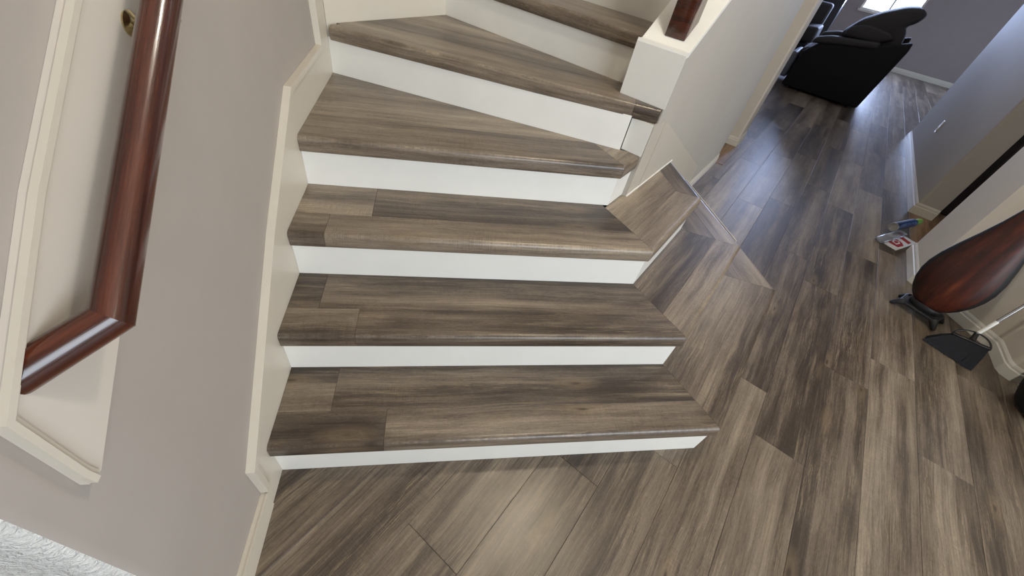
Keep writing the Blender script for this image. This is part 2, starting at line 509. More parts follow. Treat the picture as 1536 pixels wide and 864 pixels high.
for k in range(3):
    h = H * (k + 1); c, d = Cc[k], Dd[k]; y = c[1]
    L = math.dist(c, d)
    # plan of the tread body, kept behind the nosing
    q = .022; kk = K * q
    uw = lambda X: (X, X - WALLV / S2)
    xD = d[0] - q
    body = [(0.001, y + q), (c[0] - kk, y + q), (d[0] - q, d[1] + kk), (xD, xD - WALLV / S2 - .003),
            (UV(1.60, WALLV + .002)), (1.0, y + .29) if k < 2 else (1.19, .842), (0.001, y + .29)]
    if k < 2:
        nb = (Cc[k + 1][0] - .02, y + .29)
        body = [(0.001, y + q), (c[0] - kk, y + q), (d[0] - q, d[1] + kk), (xD, xD - WALLV / S2 - .003),
                (xD - .262, xD - .262 - WALLV / S2 - .003), (Dd[k + 1][0] - .02, Dd[k + 1][1]), nb, (0.001, y + .29)]
    tr = substrate(body, h)
    # front run: two rows, each with its joint
    fj, bj = ((.332, .158), (.228, .097), (.112, .250))[k]
    DD = Dp + O + .004 if k < 2 else .302
    sweep(tr, (0, y), 0, 0.0005, 0, fj, 0, 0, SP, h, True)
    sweep(tr, (0, y), 0, fj, 0, c[0], -K, 0, SP, h, True)
    sweep(tr, (0, y), 0, 0.0005, 0, bj, 0, SP, DD, h, False)
    sweep(tr, (0, y), 0, bj, 0, c[0], -K, SP, DD, h, False)
    # 45 degree run
    DB = DD if k < 2 else (c[0] - c[1]) * S2 - .2545
    sweep(tr, c, math.pi / 4, 0, K, L, -K, 0, SP, h, True)
    if k < 2: sweep(tr, c, math.pi / 4, 0, K, L, -K, SP, DB, h, False)
    else: sweep(tr, c, math.pi / 4, 0, K, L - K * SP - SP, 1, SP, DB, h, False)
    # run facing the hall, ending on the knee wall
    send = d[0] - WALLV / S2 - d[1] - .0015
    sweep(tr, d, math.pi / 2, 0, K, send, -1, 0, SP, h, True)
    if k < 2: sweep(tr, d, math.pi / 2, 0, K, send, -1, SP, DD, h, False)
def riser(path, z0, z1, th=.014, mat=WHITE):
    # path: outer face polyline (left to right seen from the front); thickness to the left of travel
    inn = []
    n = len(path)
    for i in range(n):
        a = Vector(path[max(i - 1, 0)]); b = Vector(path[i]); c = Vector(path[min(i + 1, n - 1)])
        e1 = (b - a).normalized() if i > 0 else (c - b).normalized(); e2 = (c - b).normalized() if i < n - 1 else e1
        n1 = Vector((-e1.y, e1.x)); n2 = Vector((-e2.y, e2.x)); m = (n1 + n2).normalized()
        p = b + m * (th / m.dot(n1)); inn.append((p.x, p.y))
    V = [(x, y, z) for z in (z0, z1) for x, y in list(path) + inn]
    N = 2 * n; F = []
    for i in range(n - 1):
        F += [(i, i + 1, N + i + 1, N + i), (n + i, n + i + 1, N + n + i + 1, N + n + i),
              (i, i + 1, n + i + 1, n + i), (N + i, N + i + 1, N + n + i + 1, N + n + i)]
    F += [(0, n, N + n, N), (n - 1, 2 * n - 1, N + 2 * n - 1, N + n - 1)]
    return link('riser', V, F, mat, st)
for k in range(3):
    c, d = Cc[k], Dd[k]; y = c[1]
    p = [(0.0005, y + O), (c[0] - K * O, y + O), (d[0] - O, d[1] + K * O), (d[0] - O, d[0] - O - WALLV / S2 - .002)]
    riser(p, H * k + .0005, H * (k + 1) - .046)
# bright edge strip along the hall side of the lowest treads
ex = Dd[0][0] + .001
eo = box('edge_strip', ex, ex + .004, 1.16, ex - WALLV / S2 - .004, H - .03, H + .001, CAULK, st)

# winders
C4 = (1.206, .828)
E4 = UV(1.583, (C4[0] - C4[1]) * S2)
R5L, R5R = (0.0, 1.475), (1.2285, .974)
riser([(0.0005, C4[1] + O), (C4[0] - K * O, C4[1] + O), (E4[0] - O * S2, E4[1] + O * S2)], H * 3 + .0005, H * 4 - .046)
h = 4 * H
a5 = math.atan2(R5R[1] - R5L[1], R5R[0] - R5L[0])
e5 = UV(1.578, (C4[0] - C4[1]) * S2 - O)
poly4 = [(0.001, C4[1] + .022), (C4[0] - .01, C4[1] + .022), (E4[0] - .017, E4[1] + .014), (R5R[0] + .01, R5R[1] + .006), (0.001, R5L[1] + .004)]
tr = substrate(poly4, h)
def linec(p, q):     # half plane a x + b y <= c keeping the right-hand side seen from p to q
    a, b = -(q[1] - p[1]), (q[0] - p[0]); return a, b, a * p[0] + b * p[1]
la = linec(R5L, R5R)
la = (la[0], la[1], la[2] + .006)
sweep(tr, (0, C4[1]), 0, 0.0005, 0, C4[0], -K, 0, .19, h, True)
mit = linec(C4, (C4[0] - K, C4[1] + 1))
def world_prism(parent, poly, h, org, ang, mat=WOOD):
    ca, sa = math.cos(ang), math.sin(ang)
    lp = [((x - org[0]) * ca + (y - org[1]) * sa, -(x - org[0]) * sa + (y - org[1]) * ca) for x, y in poly]
    return prism('plank', lp, -.012, 0, mat, parent, .0007, (org[0], org[1], h), ang)
pp = [(0.0005, C4[1] + .1905), (1.3, C4[1] + .1905), (1.3, 2), (0.0005, 2)]
pp = clip(pp, *la)
world_prism(tr, pp, h, (0, C4[1]), 0)
sweep(tr, C4, math.pi / 4, 0, K, math.dist(C4, E4), 0, 0, .05, h, True)
pp = [C4, E4, (E4[0] - .04, E4[1] + .04), (1.24, 1.0), (1.1, 1.05)]
pp = [(E4[0] - .0356, E4[1] + .0356), (1.232, .979), (R5R[0] - .11, R5R[1] + .05), (C4[0] - K * .05 - .0355 + .016 , C4[1] + .05)]
world_prism(tr, [(C4[0] - K * .0505, C4[1] + .0505), (E4[0] - .0362, E4[1] + .0362), (1.2295, .978), (1.125, 1.018)], h, C4, math.pi / 4)
# riser 5 and the white end of the knee wall beside it
riser([(0.0005, R5L[1] - .0005), R5R], H * 4 + .0005, H * 5 - .046)

# fifth tread
a5n = math.radians(-21.7)
o5 = (0.0005, 1.463)
dv = Vector((math.cos(a5n), math.sin(a5n)))
# where the nosing meets the outer face of the knee wall
tv = (WALLV - .004) / S2
s_end = (tv - o5[0] + o5[1]) / (dv.x - dv.y)
kend = 1 / math.tan(math.pi / 4 - a5n)
kst = math.tan(-a5n)          # left end follows the left wall up to the corner, then the back wall trims it
h = 5 * H
BW = UV(0, -1.043)
P5 = [(0.0, 1.475), (.481 + .01, 1.956 + .01), UV(1.753, .26), UV(1.62, .26), (1.22, 1.0)]
tr = substrate(clean([(0.03, 1.487), (.485, 1.945), UV(1.75, -.9), UV(1.75, .07), UV(1.60, .07)]), h)
sj = 1.318
# nosing row (left end sits in the wall corner)
def sweep5(s0, k0, s1, k1, d1):
    sweep(tr, o5, a5n, s0, k0, s1, k1, 0, d1, h, True)
sweep(tr, o5, a5n, 0.012, math.tan(math.radians(90 - 66.7)), sj, 0, 0, .055, h, True)
sweep(tr, o5, a5n, sj, 0, s_end, kend, 0, .055, h, True)
ca, sa = dv.x, dv.y
nrm = Vector((-sa, ca))
def L5(s, d): return (o5[0] + s * ca + d * nrm.x, o5[1] + s * sa + d * nrm.y)
def region5(poly):
    poly = clip(poly, -S2, S2, 1.043 - .0005)            # in front of the back wall (v >= -1.043)
    poly = clip(poly, S2, S2, 1.752)                     # up to riser 6
    poly = clip(poly, S2, -S2, WALLV - .004)
    return poly
bands = [(.0555, .20), (.2005, .405), (.4055, .61), (.6105, .9)]
for d0, d1 in bands:
    pp = region5([L5(-.6, d0), L5(1.9, d0), L5(1.9, d1), L5(-.6, d1)])
    if len(pp) > 2: world_prism(tr, pp, h, L5(0, d0), a5n)
# straight flight going up to the right from here
RV0, RV1 = -1.0425, .0815
def upriser(u, z0, z1): riser([UV(u, RV0), UV(u, RV1)], z0, z1)
upriser(1.745, H * 5 + .0005, H * 6 - .046)
upriser(2.06, H * 6 + .0005, H * 7 - .046)
for i, (u0, u1, z) in enumerate(((1.731, 2.075, 6 * H), (2.046, 2.36, 7 * H))):
    tr = substrate([UV(u0 + .022, RV0), UV(u1, RV0), UV(u1, RV1), UV(u0 + .022, RV1)], z)
    org = UV(u0, RV0); WD = RV1 - RV0
    cut = .52 if i == 0 else .3
    sweep(tr, org, -math.pi / 4, 0.0, 0, WD, 0, 0, .16, z, True)
    sweep(tr, org, -math.pi / 4, 0.0, 0, cut, 0, .16, u1 - u0, z, False)
    sweep(tr, org, -math.pi / 4, cut, 0, WD, 0, .16, u1 - u0, z, False)
upriser(2.36, H * 7 + .0005, H * 8)

# ------------------------------------------------------------------ left wall, skirt, baseboard
r = .028; yc = -.348; xs = -.012
foot = [(-2.9, yc - r), (xs - r, yc - r)]
for i in range(1, 7):
    a = -math.pi / 2 + i * math.pi / 12
    foot.append((xs - r + r * math.cos(a), yc + r * math.sin(a)))
foot += [(xs, 1.4765), (xs - .12, 1.55), (-.16, -.2), (-2.9, -.2)]
wl = prism('wall_left', foot, -.0125, CEIL, MAUVE); structure(wl)
wl.data.materials.append(TEXW)
for p in wl.data.polygons:
    if p.normal.y < -.5 and abs(p.normal.z) < .1: p.material_index = 1
smooth_angle(wl, 25)
bwp = [(xs, 1.492), UV(6.5, -1.055), UV(6.5, -1.17), (-.13, 1.56)]
bwp = [(xs - .0, 1.4795), UV(6.5, -1.0545), UV(6.5, -1.17), (-.12, 1.56)]
structure(prism('wall_back', bwp, -.0125, CEIL, MAUVE))

# skirt boards along the stairs
out = [(-.088, .100), (-.088, .247), (.444, .652), (.845, .915), (1.300, .916), (1.295, 1.9)]
sk = plate_x('trim_1', [(-.088, .0)] + out + [(1.4745, 1.9), (1.4745, .0)], xs + .0005, 0.0, TRIMW); structure(sk)
def strip(name, pathpts, w, th, mat, parent, side=1):
    # moulding of width w following a path (y, z) on the plane x = 0, stepping out by th with a stepped face
    n = len(pathpts); P = [Vector(p) for p in pathpts]; inn = []; mid = []
    for i in range(n):
        e1 = (P[i] - P[i - 1]).normalized() if i else (P[1] - P[0]).normalized()
        e2 = (P[i + 1] - P[i]).normalized() if i < n - 1 else e1
        n1 = Vector((e1.y, -e1.x)) * side; n2 = Vector((e2.y, -e2.x)) * side; m = (n1 + n2).normalized()
        k = w / max(.4, m.dot(n1)); inn.append(P[i] + m * k); mid.append(P[i] + m * k * .55)
    prof = [(P, 0.0), (P, th), (mid, th), (mid, th * .6), (inn, th * .45), (inn, 0.0)]
    V = [(x, p.x, p.y) for pts, x in prof for p in pts]; m = len(prof); F = []
    for j in range(m):
        j2 = (j + 1) % m
        for i in range(n - 1): F.append((j * n + i, j * n + i + 1, j2 * n + i + 1, j2 * n + i))
    F += [tuple(j * n for j in range(m)), tuple(j * n + n - 1 for j in range(m))]
    return link(name, V, F, mat, parent)
strip('cap_moulding', out, .034, .012, TRIMW, sk)
bb = plate_x('baseboard_left', [(-.348, 0), (-.089, 0), (-.089, .095), (-.348, .095)], xs + .0005, .0035, TRIMW); structure(bb)
bt = plate_x('moulding', [(-.348, .070), (-.0895, .070), (-.0895, .097), (-.348, .097)], .0035, .008, TRIMW, bb)
# skirt on the angled back wall
def plate_v(name, poly_uz, v0, v1, mat, parent=None):      # polygon in the u-z plane, extruded along v
    n = len(poly_uz)
    V = [UV(u, v0) + (z,) for u, z in poly_uz] + [UV(u, v1) + (z,) for u, z in poly_uz]
    F = [tuple(range(n)), tuple(range(n, 2 * n))] + [(i, (i + 1) % n, n + (i + 1) % n, n + i) for i in range(n)]
    return link(name, V, F, mat, parent)
structure(plate_v('trim_2', [(1.0445, .5), (1.757, .9), (3.6, 2.1), (3.6, 2.6), (1.9, 1.62), (1.0445, 1.62)], -1.0540, -1.0432, TRIMW))

# backing board of the handrail with its moulding
bd = plate_x('trim_3', [(-.276, .766), (-.298, .772), (-.298, .948), (-.093, 1.115), (.117, 1.267), (.9, 1.839), (.9, 1.65)], xs + .0005, .0, plain('warm_white_board_paint', (206, 198, 186), .5)); structure(bd)
strip('board_moulding', [(-.297, .774), (-.300, .80), (-.300, .950), (-.093, 1.118), (.117, 1.270), (.9, 1.842)], .017, .010, TRIMW, bd)

# ------------------------------------------------------------------ handrail
rail = thing('handrail', 'glossy red mahogany handrail returning into the grey left wall', 'handrail', (.060, -.170, .984))
A0 = Vector((0, 0, 0)); up = Vector((0, 1, .718)).normalized(); ret = Vector((-.060, -.059, -.021))
def railpiece(name, a, b, na, nb, rad):
    # profile swept from a to b, cut by planes through a and b with normals na, nb (mitred)
    d = (b - a).normalized(); side = Vector((1, 0, 0)) if abs(d.x) < .4 else Vector((d.y, -d.x, 0)).normalized()
    side = (side - d * side.dot(d)).normalized(); top = side.cross(d).normalized()
    if top.z < 0: top = -top
    prof = []
    N = 28
    for i in range(N):
        t = 2 * math.pi * i / N; x = math.cos(t); y = math.sin(t)
        prof.append(side * x * rad * 1.0 + top * y * rad * 1.06)
    V = []
    Lh = (b - a).length
    for base, nn in ((a, na), (b, nb)):
        for p in prof:
            q = base + p; t = -(q - base).dot(nn) / d.dot(nn); V.append(q + d * t)
    # local frame so that the grain follows the rail
    Mx = Matrix((d, side, d.cross(side))).transposed().to_4x4()
    inv = Mx.inverted()
    V = [inv @ v for v in V]
    F = [(i, (i + 1) % N, N + (i + 1) % N, N + i) for i in range(N)] + [tuple(range(N)), tuple(range(N, 2 * N))]
    o = link(name, V, F, MAHO, rail, (0, 0, 0)); o.rotation_euler = Mx.to_euler()
    return smooth_angle(o, 30)
rd = ret.normalized()
mn = (up + (-rd)).normalized()          # mitre plane normal bisects the two directions
mnn = (up - rd).normalized()
railpiece('rail', A0, up * 1.35, mnn, up, .0235)
railpiece('rail_return', A0 + ret * 1.02, A0, Vector((1, 0, 0)), mnn, .0235)
# caulk collar where the return meets the board
# bracket
br = thing('handrail_bracket', 'brass bracket holding the mahogany handrail off the left wall', 'bracket', (0, .215, 1.218))
lathe('rosette', [(.001, .0), (.018, .0), (.019, .003), (.015, .006), (.009, .010), (.001, .011)], BRASS, br, 24, (0, 0, 0), (0, math.pi / 2, 0))
tube('arm', [(.010, 0, 0), (.024, .003, -.006), (.036, .005, -.006), (.048, .005, .001), (.054, .005, .008)], [.007, .0065, .006, .006, .006], BRASS, br)
box('saddle', .046, .066, -.010, .020, .0080, .0105, BRASS, br, .001)

# ------------------------------------------------------------------ knee wall, newel base and post on the right
def capz(u): return 1.145 + (u - 1.643) * .655
kw = plate_v('wall_right', [(1.583, 0), (4.0, 0), (4.0, capz(4.0)), (1.643, 1.145), (1.616, 1.145), (1.616, .951), (1.6162, .8945), (1.583, .8945)], .0825, WALLV, GREYW); structure(kw)
# white cladding of the wall's end and top
cl = plate_v('cap_board', [(1.6152, .9505), (1.6152, 1.147), (1.643, 1.1475), (4.0, capz(4.0) + .0025), (4.0, capz(4.0) - .014), (1.646, 1.131), (1.6165, 1.129), (1.6165, .9505)], .0815, WALLV + .0015, WHITE, kw)
V = [UV(1.612, .078) + (.9502,), UV(1.612, WALLV + .004) + (.9502,), UV(1.612, .078) + (1.138,), UV(1.612, WALLV + .004) + (1.138,),
     UV(1.6155, .078) + (.9502,), UV(1.6155, WALLV + .004) + (.9502,), UV(1.6155, .078) + (1.149,), UV(1.6155, WALLV + .004) + (1.149,)]
link('end_board', V, [(0, 1, 3, 2), (4, 5, 7, 6), (0, 1, 5, 4), (2, 3, 7, 6), (0, 2, 6, 4), (1, 3, 7, 5)], WHITE, kw)
link('end_riser', [UV(u, v) + (z,) for z in (H * 4 + .001, .8945) for u, v in ((1.576, .178), (1.578, WALLV - .003), (1.5825, WALLV - .003), (1.5825, .178))],
     [(0, 1, 2, 3), (4, 5, 6, 7), (0, 1, 5, 4), (1, 2, 6, 5), (2, 3, 7, 6), (3, 0, 4, 7)], WHITE, kw)
# cream skirt panel let into the outer face
structure(plate_v('trim_4', [(1.722, .003), (3.15, .003), (3.15, .222), (1.745, .872), (1.722, .84)], WALLV + .0005, WALLV + .003, PANEL))
structure(plate_v('trim_5', [(1.583, .572), (1.718, .572), (1.718, .84), (1.70, .888), (1.583, .888)], WALLV + .0005, WALLV + .002, PANEL))
def runboard(name, pts, hgt, side, mat=TRIMW, th=.013, parent=None):
    # baseboard along a plan path; side=+1 thickness to the left of travel
    P = [Vector(p) for p in pts]; n = len(P)
    def off(d):
        res = []
        for i in range(n):
            e1 = (P[i] - P[i - 1]).normalized() if i else (P[1] - P[0]).normalized()
            e2 = (P[i + 1] - P[i]).normalized() if i < n - 1 else e1
            n1 = Vector((-e1.y, e1.x)) * side; n2 = Vector((-e2.y, e2.x)) * side; m = (n1 + n2).normalized()
            res.append(P[i] + m * (d / max(.4, m.dot(n1))))
        return res
    prof = [(0.0005, 0.001), (th, 0.001), (th, hgt * .66), (th * .62, hgt * .72), (th * .62, hgt * .86), (th * .25, hgt), (0.0005, hgt)]
    V = []
    for d, z in prof: V += [(p.x, p.y, z) for p in off(d)]
    m = len(prof); F = []
    for j in range(m):
        j2 = (j + 1) % m
        for i in range(n - 1): F.append((j * n + i, j * n + i + 1, j2 * n + i + 1, j2 * n + i))
    F += [tuple(j * n for j in range(m)), tuple(j * n + n - 1 for j in range(m))]
    o = link(name, V, F, mat, parent); structure(o); return o
runboard('baseboard_right', [UV(3.17, WALLV), UV(3.995, WALLV)], .085, -1)
# caulk line where the third tread meets the wall
structure(plate_v('trim_6', [(1.585, 3 * H + .001), (2.16, 3 * H + .001), (2.16, 3 * H + .007), (1.585, 3 * H + .007)], WALLV + .002, WALLV + .007, CAULK))
# newel
nw = thing('newel_post', 'dark red mahogany square post standing on white sloped wall cap', 'post', UV(1.672, .190) + (0,), -math.pi / 4)
zc = capz(1.672)
V = []
hw, hd = .0395, .085
def pz(du): return capz(1.672 + du) + .0035
# local x runs across the wall, local y runs up the slope
V = [(-hw, 0, pz(0)), (hw, 0, pz(0)), (hw, hd, pz(hd)), (-hw, hd, pz(hd))] + [(x, y, 2.25) for x, y in ((-hw, 0), (hw, 0), (hw, hd), (-hw, hd))]
sh = bevel(link('shaft', V, [(0, 1, 2, 3), (4, 5, 6, 7), (0, 1, 5, 4), (1, 2, 6, 5), (2, 3, 7, 6), (3, 0, 4, 7)], MAHO, nw), .002, 1)
V = [(-.055, -.015, 2.25), (.055, -.015, 2.25), (.055, .10, 2.25), (-.055, .10, 2.25), (-.055, -.015, 2.275), (.055, -.015, 2.275), (.055, .10, 2.275), (-.055, .10, 2.275), (0, .0425, 2.33)]
link('post_cap', V, [(0, 1, 2, 3), (0, 1, 5, 4), (1, 2, 6, 5), (2, 3, 7, 6), (3, 0, 4, 7), (4, 5, 8), (5, 6, 8), (6, 7, 8), (7, 4, 8)], MAHO, nw)

# ------------------------------------------------------------------ hall walls
# stub of wall past the doorway under the stairs
structure(prism('wall_middle', [UV(4.59, .197), UV(4.73, .305), UV(5.02, .305), UV(5.02, .185), UV(4.75, .185)][0:0] or
    [UV(4.60, .20), UV(4.60, .290), UV(4.615, .305), UV(4.92, .305), UV(4.92, .20)], -.0125, CEIL, CREAM))
runboard('baseboard_middle', [UV(4.915, .305), UV(4.60, .305), UV(4.60, .20)], .085, 1)
structure(prism('wall_closet', [UV(3.7, -.42), UV(5.2, -.42), UV(5.2, -.5), UV(3.7, -.5)], -.0125, CEIL, CREAM))
# long pier on the right with a bullnose near end
def pier(name, u0, u1, v0, v1, mat, rad=.025):
    pts = []
    for cu, cv, a0 in ((u0 + rad, v0 + rad, 180), (u1 - rad, v0 + rad, 270)):
        for i in range(7):
            a = math.radians(a0 + 15 * i); pts.append((cu + rad * math.cos(a), cv + rad * math.sin(a)))
    pts += [(u1, v1), (u0, v1)]
    return smooth_angle(structure(prism(name, [UV(*p) for p in pts], -.0125, CEIL, mat)), 25)
pier('wall_hall', 4.715, 7.42, 1.875, 2.045, GREYW)
runboard('baseboard_hall', [UV(4.715, 2.045), UV(4.715, 1.875), UV(7.42, 1.875)], .10, 1)
sw = thing('wall_outlet', 'white outlet cover plate on the grey hall wall', 'outlet', UV(6.26, 1.875) + (.42,), math.pi / 4)
box('cover_plate', -.038, .038, .0, .007, -.060, .060, WHITE, sw, .002)
for zz in (-.026, .026): box('socket', -.014, .014, .007, .0085, zz - .014, zz + .014, TRIMW, sw, .0005)
# wall D with its 90 degree turn towards the front
structure(prism('wall_entry', [UV(3.86, 1.855), UV(3.372, 1.855), (3.70, 1.02), (3.70, .50), (3.69, .485), (3.585, .36), (3.575, .33), (3.585, .295), (3.62, .285), (5.9, .285), (5.9, .42), UV(3.95, 2.6), UV(3.86, 2.6)], -.0125, CEIL, plain('pale_entry_wall_paint', (216, 208, 195), .7, bump=.12, bscale=120, bdist=.002)))
runboard('baseboard_entry', [UV(3.86, 1.855), UV(3.372, 1.855), (3.70, 1.02), (3.70, .50), (3.69, .485), (3.585, .36), (3.575, .33), (3.585, .295), (3.62, .285), (5.9, .285)], .085, -1, WHITE)
# dark door in the alcove
dr = prism('door_1', [UV(4.985, 2.048), UV(5.025, 2.048), UV(5.025, 3.0), UV(4.985, 3.0)], .003, 2.05, DARKD); structure(dr)
for (va, vb) in ((2.16, 2.46), (2.58, 2.88)):
    for (za, zb) in ((.2, .95), (1.1, 1.9)):
        o = plate = link('door_panel', [UV(u, v) + (z,) for u in (4.978, 4.9855) for v in (va, vb) for z in (za, zb)],
             [(0, 1, 3, 2), (4, 6, 7, 5), (0, 4, 5, 1), (2, 3, 7, 6), (0, 2, 6, 4), (1, 5, 7, 3)], DARKD, dr)
        bevel(o, .004, 1)
w = UV(4.955, 2.93); lathe('door_knob', [(.001, 0), (.014, 0), (.010, .02), (.026, .04), (.022, .058), (.001, .062)], BRASS, dr, 20, (w[0], w[1], 1.0), (0, -math.pi / 2, math.pi / 4))
structure(prism('trim_7', [UV(4.975, 2.046), UV(5.03, 2.046), UV(5.03, 3.05), UV(4.975, 3.05)], 2.052, 2.13, DARKD))
structure(prism('wall_alcove', [UV(5.03, 2.046), UV(5.13, 2.046), UV(5.13, 3.6), UV(5.03, 3.6)], -.0125, CEIL, CREAM))
# living room shell
far = thing('x', '', '')
bpy.data.objects.remove(far)
def wall_seg(name, poly, z0=-.0125, z1=CEIL, mat=TAUPE): return structure(prism(name, [UV(*p) for p in poly], z0, z1, mat))
FU = 13.08
wf = wall_seg('wall_far', [(FU, -1.0), (FU, .37), (FU + .14, .37), (FU + .14, -1.0)])
for nm, v0, v1, z0, z1 in (('p', -3.6, -2.6, -.0125, CEIL), ('p', -2.6, -1.0, -.0125, .9), ('p', -2.6, -1.0, 2.1, CEIL), ('p', .37, 1.40, -.0125, .90), ('p', .37, 1.40, 2.8, CEIL), ('p', 1.40, 4.4, -.0125, CEIL)):
    V = [UV(u, v) + (z,) for u in (FU, FU + .14) for v in (v0, v1) for z in (z0, z1)]
    link('wall_section', V, [(0, 1, 3, 2), (4, 6, 7, 5), (0, 4, 5, 1), (2, 3, 7, 6), (0, 2, 6, 4), (1, 5, 7, 3)], TAUPE, wf)
def bxuv(name, u0, u1, v0, v1, z0, z1, mat, parent=None):
    V = [UV(u, v) + (z,) for u in (u0, u1) for v in (v0, v1) for z in (z0, z1)]
    return link(name, V, [(0, 1, 3, 2), (4, 6, 7, 5), (0, 4, 5, 1), (2, 3, 7, 6), (0, 2, 6, 4), (1, 5, 7, 3)], mat, parent)
win = bxuv('window_1', FU - .02, FU + .06, .34, 1.43, .86, .90, TRIMW); structure(win)
for a in ((.37, .41, .90, 2.8), (1.36, 1.40, .90, 2.8), (.87, .90, .90, 2.8), (.41, 1.36, 2.76, 2.8), (.41, 1.36, .90, .93)):
    bxuv('window_frame', FU + .03, FU + .07, *a, TRIMW, win)
bxuv('pane', FU + .048, FU + .052, .41, .87, .93, 2.76, PANE, win); bxuv('pane', FU + .048, FU + .052, .90, 1.36, .93, 2.76, PANE, win)
w3 = bxuv('added_window', FU - .02, FU + .06, -2.63, -.97, .86, .90, TRIMW); structure(w3)  # window added out of view to go with the floor haze fill
for a in ((-2.6, -2.56, .90, 2.1), (-1.04, -1.0, .90, 2.1), (-1.82, -1.78, .90, 2.1), (-2.56, -1.04, 2.06, 2.1)):
    bxuv('window_frame', FU + .03, FU + .07, *a, TRIMW, w3)
bxuv('pane', FU + .048, FU + .052, -2.56, -1.82, .90, 2.06, PANE, w3); bxuv('pane', FU + .048, FU + .052, -1.78, -1.04, .90, 2.06, PANE, w3)
dd = bxuv('added_glass_door', 9.6, 11.6, 4.33, 4.38, .0, .06, TRIMW); structure(dd)  # glass door added out of view to go with the living floor fill
for a in ((9.6, 9.67), (10.56, 10.64), (11.53, 11.6)): bxuv('door_frame', *a, 4.33, 4.38, .06, 2.1, TRIMW, dd)
bxuv('door_frame', 9.67, 11.53, 4.33, 4.38, 2.04, 2.1, TRIMW, dd)
bxuv('pane', 9.67, 10.56, 4.35, 4.355, .06, 2.04, PANE, dd); bxuv('pane', 10.64, 11.53, 4.35, 4.355, .06, 2.04, PANE, dd)
runboard('baseboard_far', [UV(FU, -3.6), UV(FU, 4.3)], .10, -1)
wall_seg('wall_living_left', [(4.92, -3.75), (FU + .14, -3.75), (FU + .14, -3.6), (4.92, -3.6)])
wall_seg('wall_living_front', [(4.80, .2), (4.92, .2), (4.92, -3.75), (4.80, -3.75)])
wr = wall_seg('wall_living_right', [(5.13, 3.6), (5.13, 3.7), (8, 4.4), (9.6, 4.4), (9.6, 4.3), (8, 4.3)])
bxuv('wall_section', 11.6, FU + .14, 4.3, 4.4, -.0125, CEIL, TAUPE, wr); bxuv('wall_section', 9.6, 11.6, 4.3, 4.4, 2.1, CEIL, TAUPE, wr)
# entry shell behind the camera
structure(box('wall_west', -3.0, -2.9, -4.0, -.2, -.0125, CEIL, CREAM))
structure(box('wall_east', 5.9, 6.0, -4.0, .42, -.0125, CEIL, CREAM))
ws = structure(box('wall_front', -3.0, 1.1, -3.6, -3.5, -.0125, CEIL, CREAM))
box('wall_section', 4.7, 6.0, -3.6, -3.5, -.0125, CEIL, CREAM, ws)
box('wall_section', 1.1, 4.7, -3.6, -3.5, 2.9, CEIL, CREAM, ws)
box('wall_section', 1.1, 4.7, -3.6, -3.5, -.0125, .6, CREAM, ws)
w2 = structure(box('window_2', 1.1, 4.7, -3.58, -3.44, .6, .64, TRIMW))
for xa in (1.1, 2.28, 3.48, 4.66): box('window_frame', xa, xa + .04, -3.58, -3.52, .64, 2.9, TRIMW, w2)
box('window_frame', 1.14, 4.66, -3.58, -3.52, 2.86, 2.9, TRIMW, w2)
structure(prism('ceiling', [UV(-8, -6), UV(14, -6), UV(14, 7), UV(-8, 7)], CEIL, CEIL + .1, CEILM))

# ------------------------------------------------------------------ recliner in the living room (faces the left, seen from its side)
def uvthing(name, label, cat, u, v): return thing(name, label, cat, UV(u, v) + (0,), -math.pi / 4)   # local x = +v, local y = +u
def puff(name, prof, y0, y1, mat, parent, bev=.05, seg=3):
    # prof: outline in local x-z, extruded along local y and softened
    n = len(prof)
    V = [(x, y0, z) for x, z in prof] + [(x, y1, z) for x, z in prof]
    F = [tuple(range(n)), tuple(range(n, 2 * n))] + [(i, (i + 1) % n, n + (i + 1) % n, n + i) for i in range(n)]
    o = link(name, V, F, mat, parent); bevel(o, bev, seg)
    return o
rc = uvthing('recliner', 'large black recliner armchair seen from its side in the living room', 'armchair', 8.0, 0)
side = [(.13, .03), (.16, .50), (.30, .64), (.55, .70), (.90, .76), (1.20, .86), (1.30, .90), (1.31, .80), (1.21, .03)]
puff('side_panel', side, 0, .16, BLACKF, rc, .022, 2)
puff('side_panel', side, .86, 1.02, BLACKF, rc, .022, 2)
puff('base', [(.18, .02), (.18, .38), (1.18, .38), (1.2, .02)], .165, .855, BLACKF, rc, .02, 2)
puff('seat_cushion', [(.12, .39), (.10, .50), (.20, .56), (.72, .52), (.72, .39)], .17, .85, CHARF, rc, .045)
puff('footrest', [(.02, .10), (.0, .42), (.06, .46), (.115, .42), (.12, .10)], .17, .85, GREYF, rc, .03)
puff('arm_pad', [(.20, .62), (.22, .70), (.40, .755), (.80, .80), (.98, .82), (.98, .74), (.55, .68)], -.02, .175, CHARF, rc, .03)
puff('arm_pad', [(.20, .62), (.22, .70), (.40, .755), (.80, .80), (.98, .82), (.98, .74), (.55, .68)], .85, 1.04, CHARF, rc, .03)
back = [(.42, .72), (.44, .86), (.60, 1.02), (.80, 1.14), (1.02, 1.225), (1.18, 1.235), (1.25, 1.18), (1.20, 1.08), (1.10, 1.02), (1.16, .98), (1.20, .90), (1.14, .78), (.9, .70)]
back = [(.72, .52), (.46, .80), (.60, .985), (.80, 1.12), (1.00, 1.22), (1.16, 1.25), (1.25, 1.19), (1.20, 1.09), (1.11, 1.03), (1.17, .97), (1.20, .86), (1.12, .52)]
puff('backrest', back, .12, .90, CHARF, rc, .045, 3)
puff('lumbar_cushion', [(.50, .78), (.53, .90), (.72, .97), (1.00, .95), (1.10, .88), (.92, .78)], .06, .30, CHARF, rc, .04)
for a in (.02, .95):
    for b in (.20, 1.10): box('foot', b, b + .05, a + .01, a + .06, 0.0, .03, PLBLK, rc)
